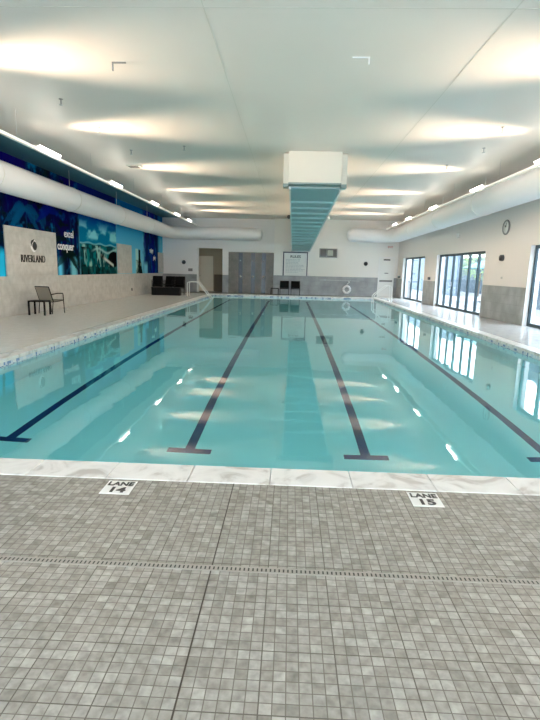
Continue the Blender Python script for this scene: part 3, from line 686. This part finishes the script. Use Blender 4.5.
# ceiling sprinklers and brackets
def sprinkler(x, y, lab):
    t = thing('sprinkler', lab, 'sprinkler', (x, y, ZC), 0, 'ceiling sprinklers')
    MB().lathe([(.001, 0), (.04, 0), (.04, -.008), (.012, -.012), (.012, -.10), (.001, -.10)], (0, 0, 0)).build('stem', GREY, t)
    MB().lathe([(.001, -.12), (.032, -.12), (.034, -.10), (.001, -.10)], (0, 0, 0)).build('deflector', SILVER, t)
for x, y, lab in ((-4.52, 10.06, 'nearest sprinkler on the left part of ceiling'), (-4.51, 11.95, 'second nearest sprinkler on the left part of ceiling'), (-4.47, 14.16, 'third nearest sprinkler on the left part of ceiling'), (-2.89, 13.63, 'sprinkler on ceiling between left lights and central duct'), (4.49, 11.55, 'nearest sprinkler on the right part of ceiling'), (4.79, 13.39, 'second nearest sprinkler on the right part of ceiling'), (4.51, 15.46, 'third nearest sprinkler on the right part of ceiling')):
    sprinkler(x, y, lab)
o = MB(); o.box(0, .22, -.012, .012, -.02, 0); o.box(0, .02, -.012, .012, -.13, 0); o = o.build('ceiling_bracket', GREY); o.location = (-2.89, 8.31, ZC); tag(o, 'small dark L-shaped bracket on the ceiling, left of centre', 'bracket')
o = MB(); o.box(-.26, 0, -.01, .01, -.015, 0); o.box(-.02, 0, -.012, .012, -.10, 0); o = o.build('ceiling_bracket', WLET); o.location = (1.09, 8.06, ZC); tag(o, 'small pale L-shaped bracket on the ceiling, right of centre', 'bracket')
T = thing('ceiling_vent', 'small square vent on the ceiling near the left lights', 'vent', (-5.07, 16.33, ZC))
MB().box(-.2, .2, -.2, .2, -.03, 0).build('vent_frame', SOFF, T)
g_ = MB()
for i in range(5): g_.box(-.16, .16, -.15 + i * .065, -.12 + i * .065, -.036, -.03)
g_.build('vent_grille', RUB, T)

# ------------------------------------------------------------------ pool handrails
def hrail(x, y, s, lab, steep):
    t = thing('pool_handrail', lab, 'handrail', (x, y, 0), 0, 'pool handrails')
    for dy, nm in ((-.28, 'rail_tube'), (.28, 'rail_tube')):
        if not steep: pts = [(0, dy, 0), (0, dy, .68), (s * .03, dy, .76), (s * .12, dy, .80), (s * .50, dy, .80), (s * .62, dy, .75), (s * 1.30, dy, -.10), (s * 1.36, dy, -.5)]
        else: pts = [(0, dy, 0), (0, dy, .68), (s * .03, dy, .80), (s * .12, dy, .85), (s * .24, dy, .83), (s * .84, dy, .38), (s * .92, dy, .26), (s * .93, dy, .1), (s * .93, dy, -.5)]
        MB().tube(pts, .024, 10).build(nm, mat('white_coated_steel', (.85, .86, .84), .3) if 'wcs' not in globals() else wcs, t)
        fl = MB().lathe([(.024, .03), (.05, .02), (.06, 0)], (0, dy, .004)); fl.build('escutcheon', STEEL, t)
    if steep:
        MB().tube([(0, -.28, .22), (s * .93, -.28, .22)], .018, 8).build('cross_bar', WHITE, t)
        for z in (-.25, -.45): MB().box(min(s * .86, s * 1.0), max(s * .86, s * 1.0), -.28, .28, z, z + .03).build('step', WHITE, t)
wcs = mat('white_coated_steel', (.9, .91, .9), .3)
hrail(-5.58, 27.1, 1, 'white tubular handrail entering the pool on the left deck', False)
hrail(5.45, 27.1, -1, 'white tubular pool ladder with step on the right deck', True)

# ------------------------------------------------------------------ furniture
def make_chair(lab, loc, rz, fab, grp=None):
    """sling armchair facing local +Y"""
    t = thing('sling_chair', lab, 'chair', loc, rz, grp)
    w = .27
    for s in (-1, 1):
        MB().tube([(s * w, .28, 0), (s * w, .25, .62), (s * w, .22, .64)], .014, 8).build('leg', BLACK, t)
        MB().tube([(s * w, -.26, 0), (s * w, -.20, .40)], .014, 8).build('leg', BLACK, t)
        MB().tube([(s * w, .24, .64), (s * (w + .01), .0, .65), (s * w, -.24, .62)], .018, 8).build('armrest', BLACK, t)
    fr = MB(); fr.tube([(-w, .27, .42), (w, .27, .42)], .013, 8)
    for s in (-1, 1): fr.tube([(s * w, .27, .42), (s * w, -.16, .38), (s * w, -.20, .42), (s * w, -.36, .86)], .015, 8)
    fr.tube([(-w, -.36, .86), (w, -.36, .86)], .015, 8); fr.tube([(-w, -.2, .38), (w, -.2, .38)], .013, 8)
    fr.build('seat_frame', BLACK, t)
    MB().add([(-w, .27, .425), (w, .27, .425), (w, .06, .385), (-w, .06, .385), (w, -.17, .385), (-w, -.17, .385), (-w, .27, .415), (w, .27, .415), (w, .06, .375), (-w, .06, .375), (w, -.17, .375), (-w, -.17, .375)],
             [(0, 1, 2, 3), (3, 2, 4, 5), (6, 9, 8, 7), (9, 11, 10, 8), (0, 6, 7, 1), (5, 4, 10, 11), (1, 7, 8, 2), (2, 8, 10, 4), (0, 3, 9, 6), (3, 5, 11, 9)]).build('seat', fab, t)
    MB().add([(-w, -.20, .43), (w, -.20, .43), (w, -.36, .86), (-w, -.36, .86), (-w, -.21, .425), (w, -.21, .425), (w, -.37, .855), (-w, -.37, .855)],
             [(0, 1, 2, 3), (7, 6, 5, 4), (0, 4, 5, 1), (1, 5, 6, 2), (2, 6, 7, 3), (3, 7, 4, 0)]).build('backrest', fab, t)
    return t
def make_table(lab, loc, rz, w=.25, d=.25, h=.45, grp=None):
    t = thing('side_table', lab, 'table', loc, rz, grp)
    MB().box(-w, w, -d, d, h - .04, h).build('table_top', BLACK, t, .006)
    for sx in (-1, 1):
        for sy_ in (-1, 1): MB().box(sx * w - (.045 if sx > 0 else 0), sx * w + (0 if sx > 0 else .045), sy_ * d - (.045 if sy_ > 0 else 0), sy_ * d + (0 if sy_ > 0 else .045), 0, h - .04).build('leg', BLACK, t)
    return t
BSL = mat('black_sling_fabric', (.010, .010, .011), .9, spec=.1)
make_chair('armchair with beige sling and black frame beside the small table at left wall', (-7.72, 15.72, 0), -.30, SLING)
make_table('small black side table next to the beige sling armchair', (-7.78, 15.08, 0), .05, .26, .22)
def stack(c, loc, rz, n, lab):
    for k in range(1, n): dup(c, (loc[0], loc[1], loc[2] + .085 * k), rz, lab % ('topmost' if k == n - 1 else 'middle'), 'black chairs in the far left corner')
c0 = make_chair('black armchair by the far left wall, nearest the stone wall', (-7.62, 28.3, 0), PI + .15, BSL, 'black chairs in the far left corner')
dup(c0, (-6.97, 28.35, 0), PI - .1, 'black armchair in the far left corner, second from the stone wall')
dup(c0, (-6.33, 28.3, 0), PI + .1, 'black armchair in the far left corner, nearest the pool handrail')
stack(c0, (-7.62, 28.3, 0), PI + .15, 3, 'black armchair, %s of the stack nearest the stone wall')
stack(c0, (-6.97, 28.35, 0), PI - .1, 3, 'black armchair, %s of the middle stack in the corner')
stack(c0, (-6.33, 28.3, 0), PI + .1, 3, 'black armchair, %s of the stack nearest the pool handrail')
T = thing('storage_box', 'long low black storage box in front of the stacked chairs in the far left corner', 'box', (-6.92, 27.62, 0))
MB().box(-.80, .80, -.2, .2, 0, .38).build('box_body', BLACK, T, .01); MB().box(-.82, .82, -.22, .22, .38, .43).build('lid', BLACK, T, .01)
dup(c0, (.35, 31.3, 0), PI, 'black armchair under the notice board, nearer the life ring', 'black chairs under the notice board')
dup(c0, (-.35, 31.3, 0), PI, 'black armchair under the notice board, nearer the table', 'black chairs under the notice board')
make_table('low black table between the showers and the black armchairs', (-1.0 + .05, 31.2, 0), 0, .25, .22, .42)

# ------------------------------------------------------------------ outside
STW = mat('rough_pale_block', (.72, .76, .80), .9)
_t = NT(STW); _tc = _t.n('ShaderNodeTexCoord'); _n = _t.n('ShaderNodeTexVoronoi'); _n.inputs['Scale'].default_value = 5
_t.l(_tc.outputs['Object'], _n.inputs['Vector']); _r = _t.n('ShaderNodeValToRGB'); _r.color_ramp.elements[0].color = (.15, .19, .225, 1); _r.color_ramp.elements[1].color = (.06, .09, .12, 1); _r.color_ramp.elements[1].position = .8
_t.l(_n.outputs['Distance'], _r.inputs['Fac']); _t.l(_r.outputs['Color'], _t.b.inputs['Base Color'])
struct('patio', MB().box(XR0 - .2, 40, -10, 80, -.25, -.05), mat('patio_paving', (.20, .21, .23), .8, noise=(3, .1)), 'pale patio paving outside the glazed doors', 'paving')
struct('garden_wall', MB().box(12.0, 12.3, -8, 29, -.05, 3.4).box(12.0, 12.3, 36.5, 60, -.05, 3.2), STW, 'rough pale stone garden wall outside the glass', 'wall')
struct('garden_wall_low', MB().box(16, 16.3, 28, 75, -.05, 3.0), STW, 'low pale garden wall further out', 'wall')
LEAF = mat('garden_leaves', (.16, .24, .09), .7, noise=(2, .4)); BARK = mat('bark', (.14, .1, .07), .9)
def shrub(x, y, h, r, lab, seed):
    rs = random.Random(seed); t = thing('garden_tree', lab, 'tree', (x, y, -.05), 0, 'trees outside the glass')
    MB().tube([(0, 0, 0), (.05, 0, h * .5)], .07, 8).build('trunk', BARK, t)
    lf = MB()
    for i in range(900):
        a = rs.uniform(0, 2 * PI); e = rs.uniform(-1, 1); q = r * rs.uniform(.5, 1) ** .5; ce = math.sqrt(1 - e * e)
        p = Vector((q * ce * math.cos(a), q * ce * math.sin(a), h * .68 + e * q * h * .35 / r)); s = rs.uniform(.05, .11)
        d = Vector((rs.gauss(0, 1), rs.gauss(0, 1), rs.gauss(0, 1))).normalized(); b2_ = d.orthogonal().normalized()
        lf.add([p - d * s, p + b2_ * s * .5, p + d * s, p - b2_ * s * .5], [(0, 1, 2, 3)])
    lf.build('foliage', LEAF, t)
shrub(13.8, 37.0, 3.4, 1.3, 'leafy green tree seen through the six-pane door', 1)
shrub(13.95, 42.5, 4.2, 1.5, 'taller leafy tree seen through the middle of the six-pane door', 2)
shrub(14.2, 57.0, 4.0, 1.5, 'leafy tree seen through the far glazed door', 3)
U_ = thing('patio_umbrella', 'teal patio umbrella seen through the six-pane door', 'umbrella', (11.3, 29.6, -.05))
MB().tube([(0, 0, 0), (0, 0, 2.3)], .025, 8).build('pole', SILVER, U_)
MB().lathe([(1.3, 1.95), (.9, 2.12), (.02, 2.45), (.9, 2.08), (1.3, 1.93)], (0, 0, 0), seg=10).build('canopy', mat('teal_canvas', (.10, .24, .26), .8), U_)
MB().lathe([(.001, 0), (.25, 0), (.25, .06), (.03, .09), (.001, .09)], (0, 0, 0)).build('base', GREY, U_)
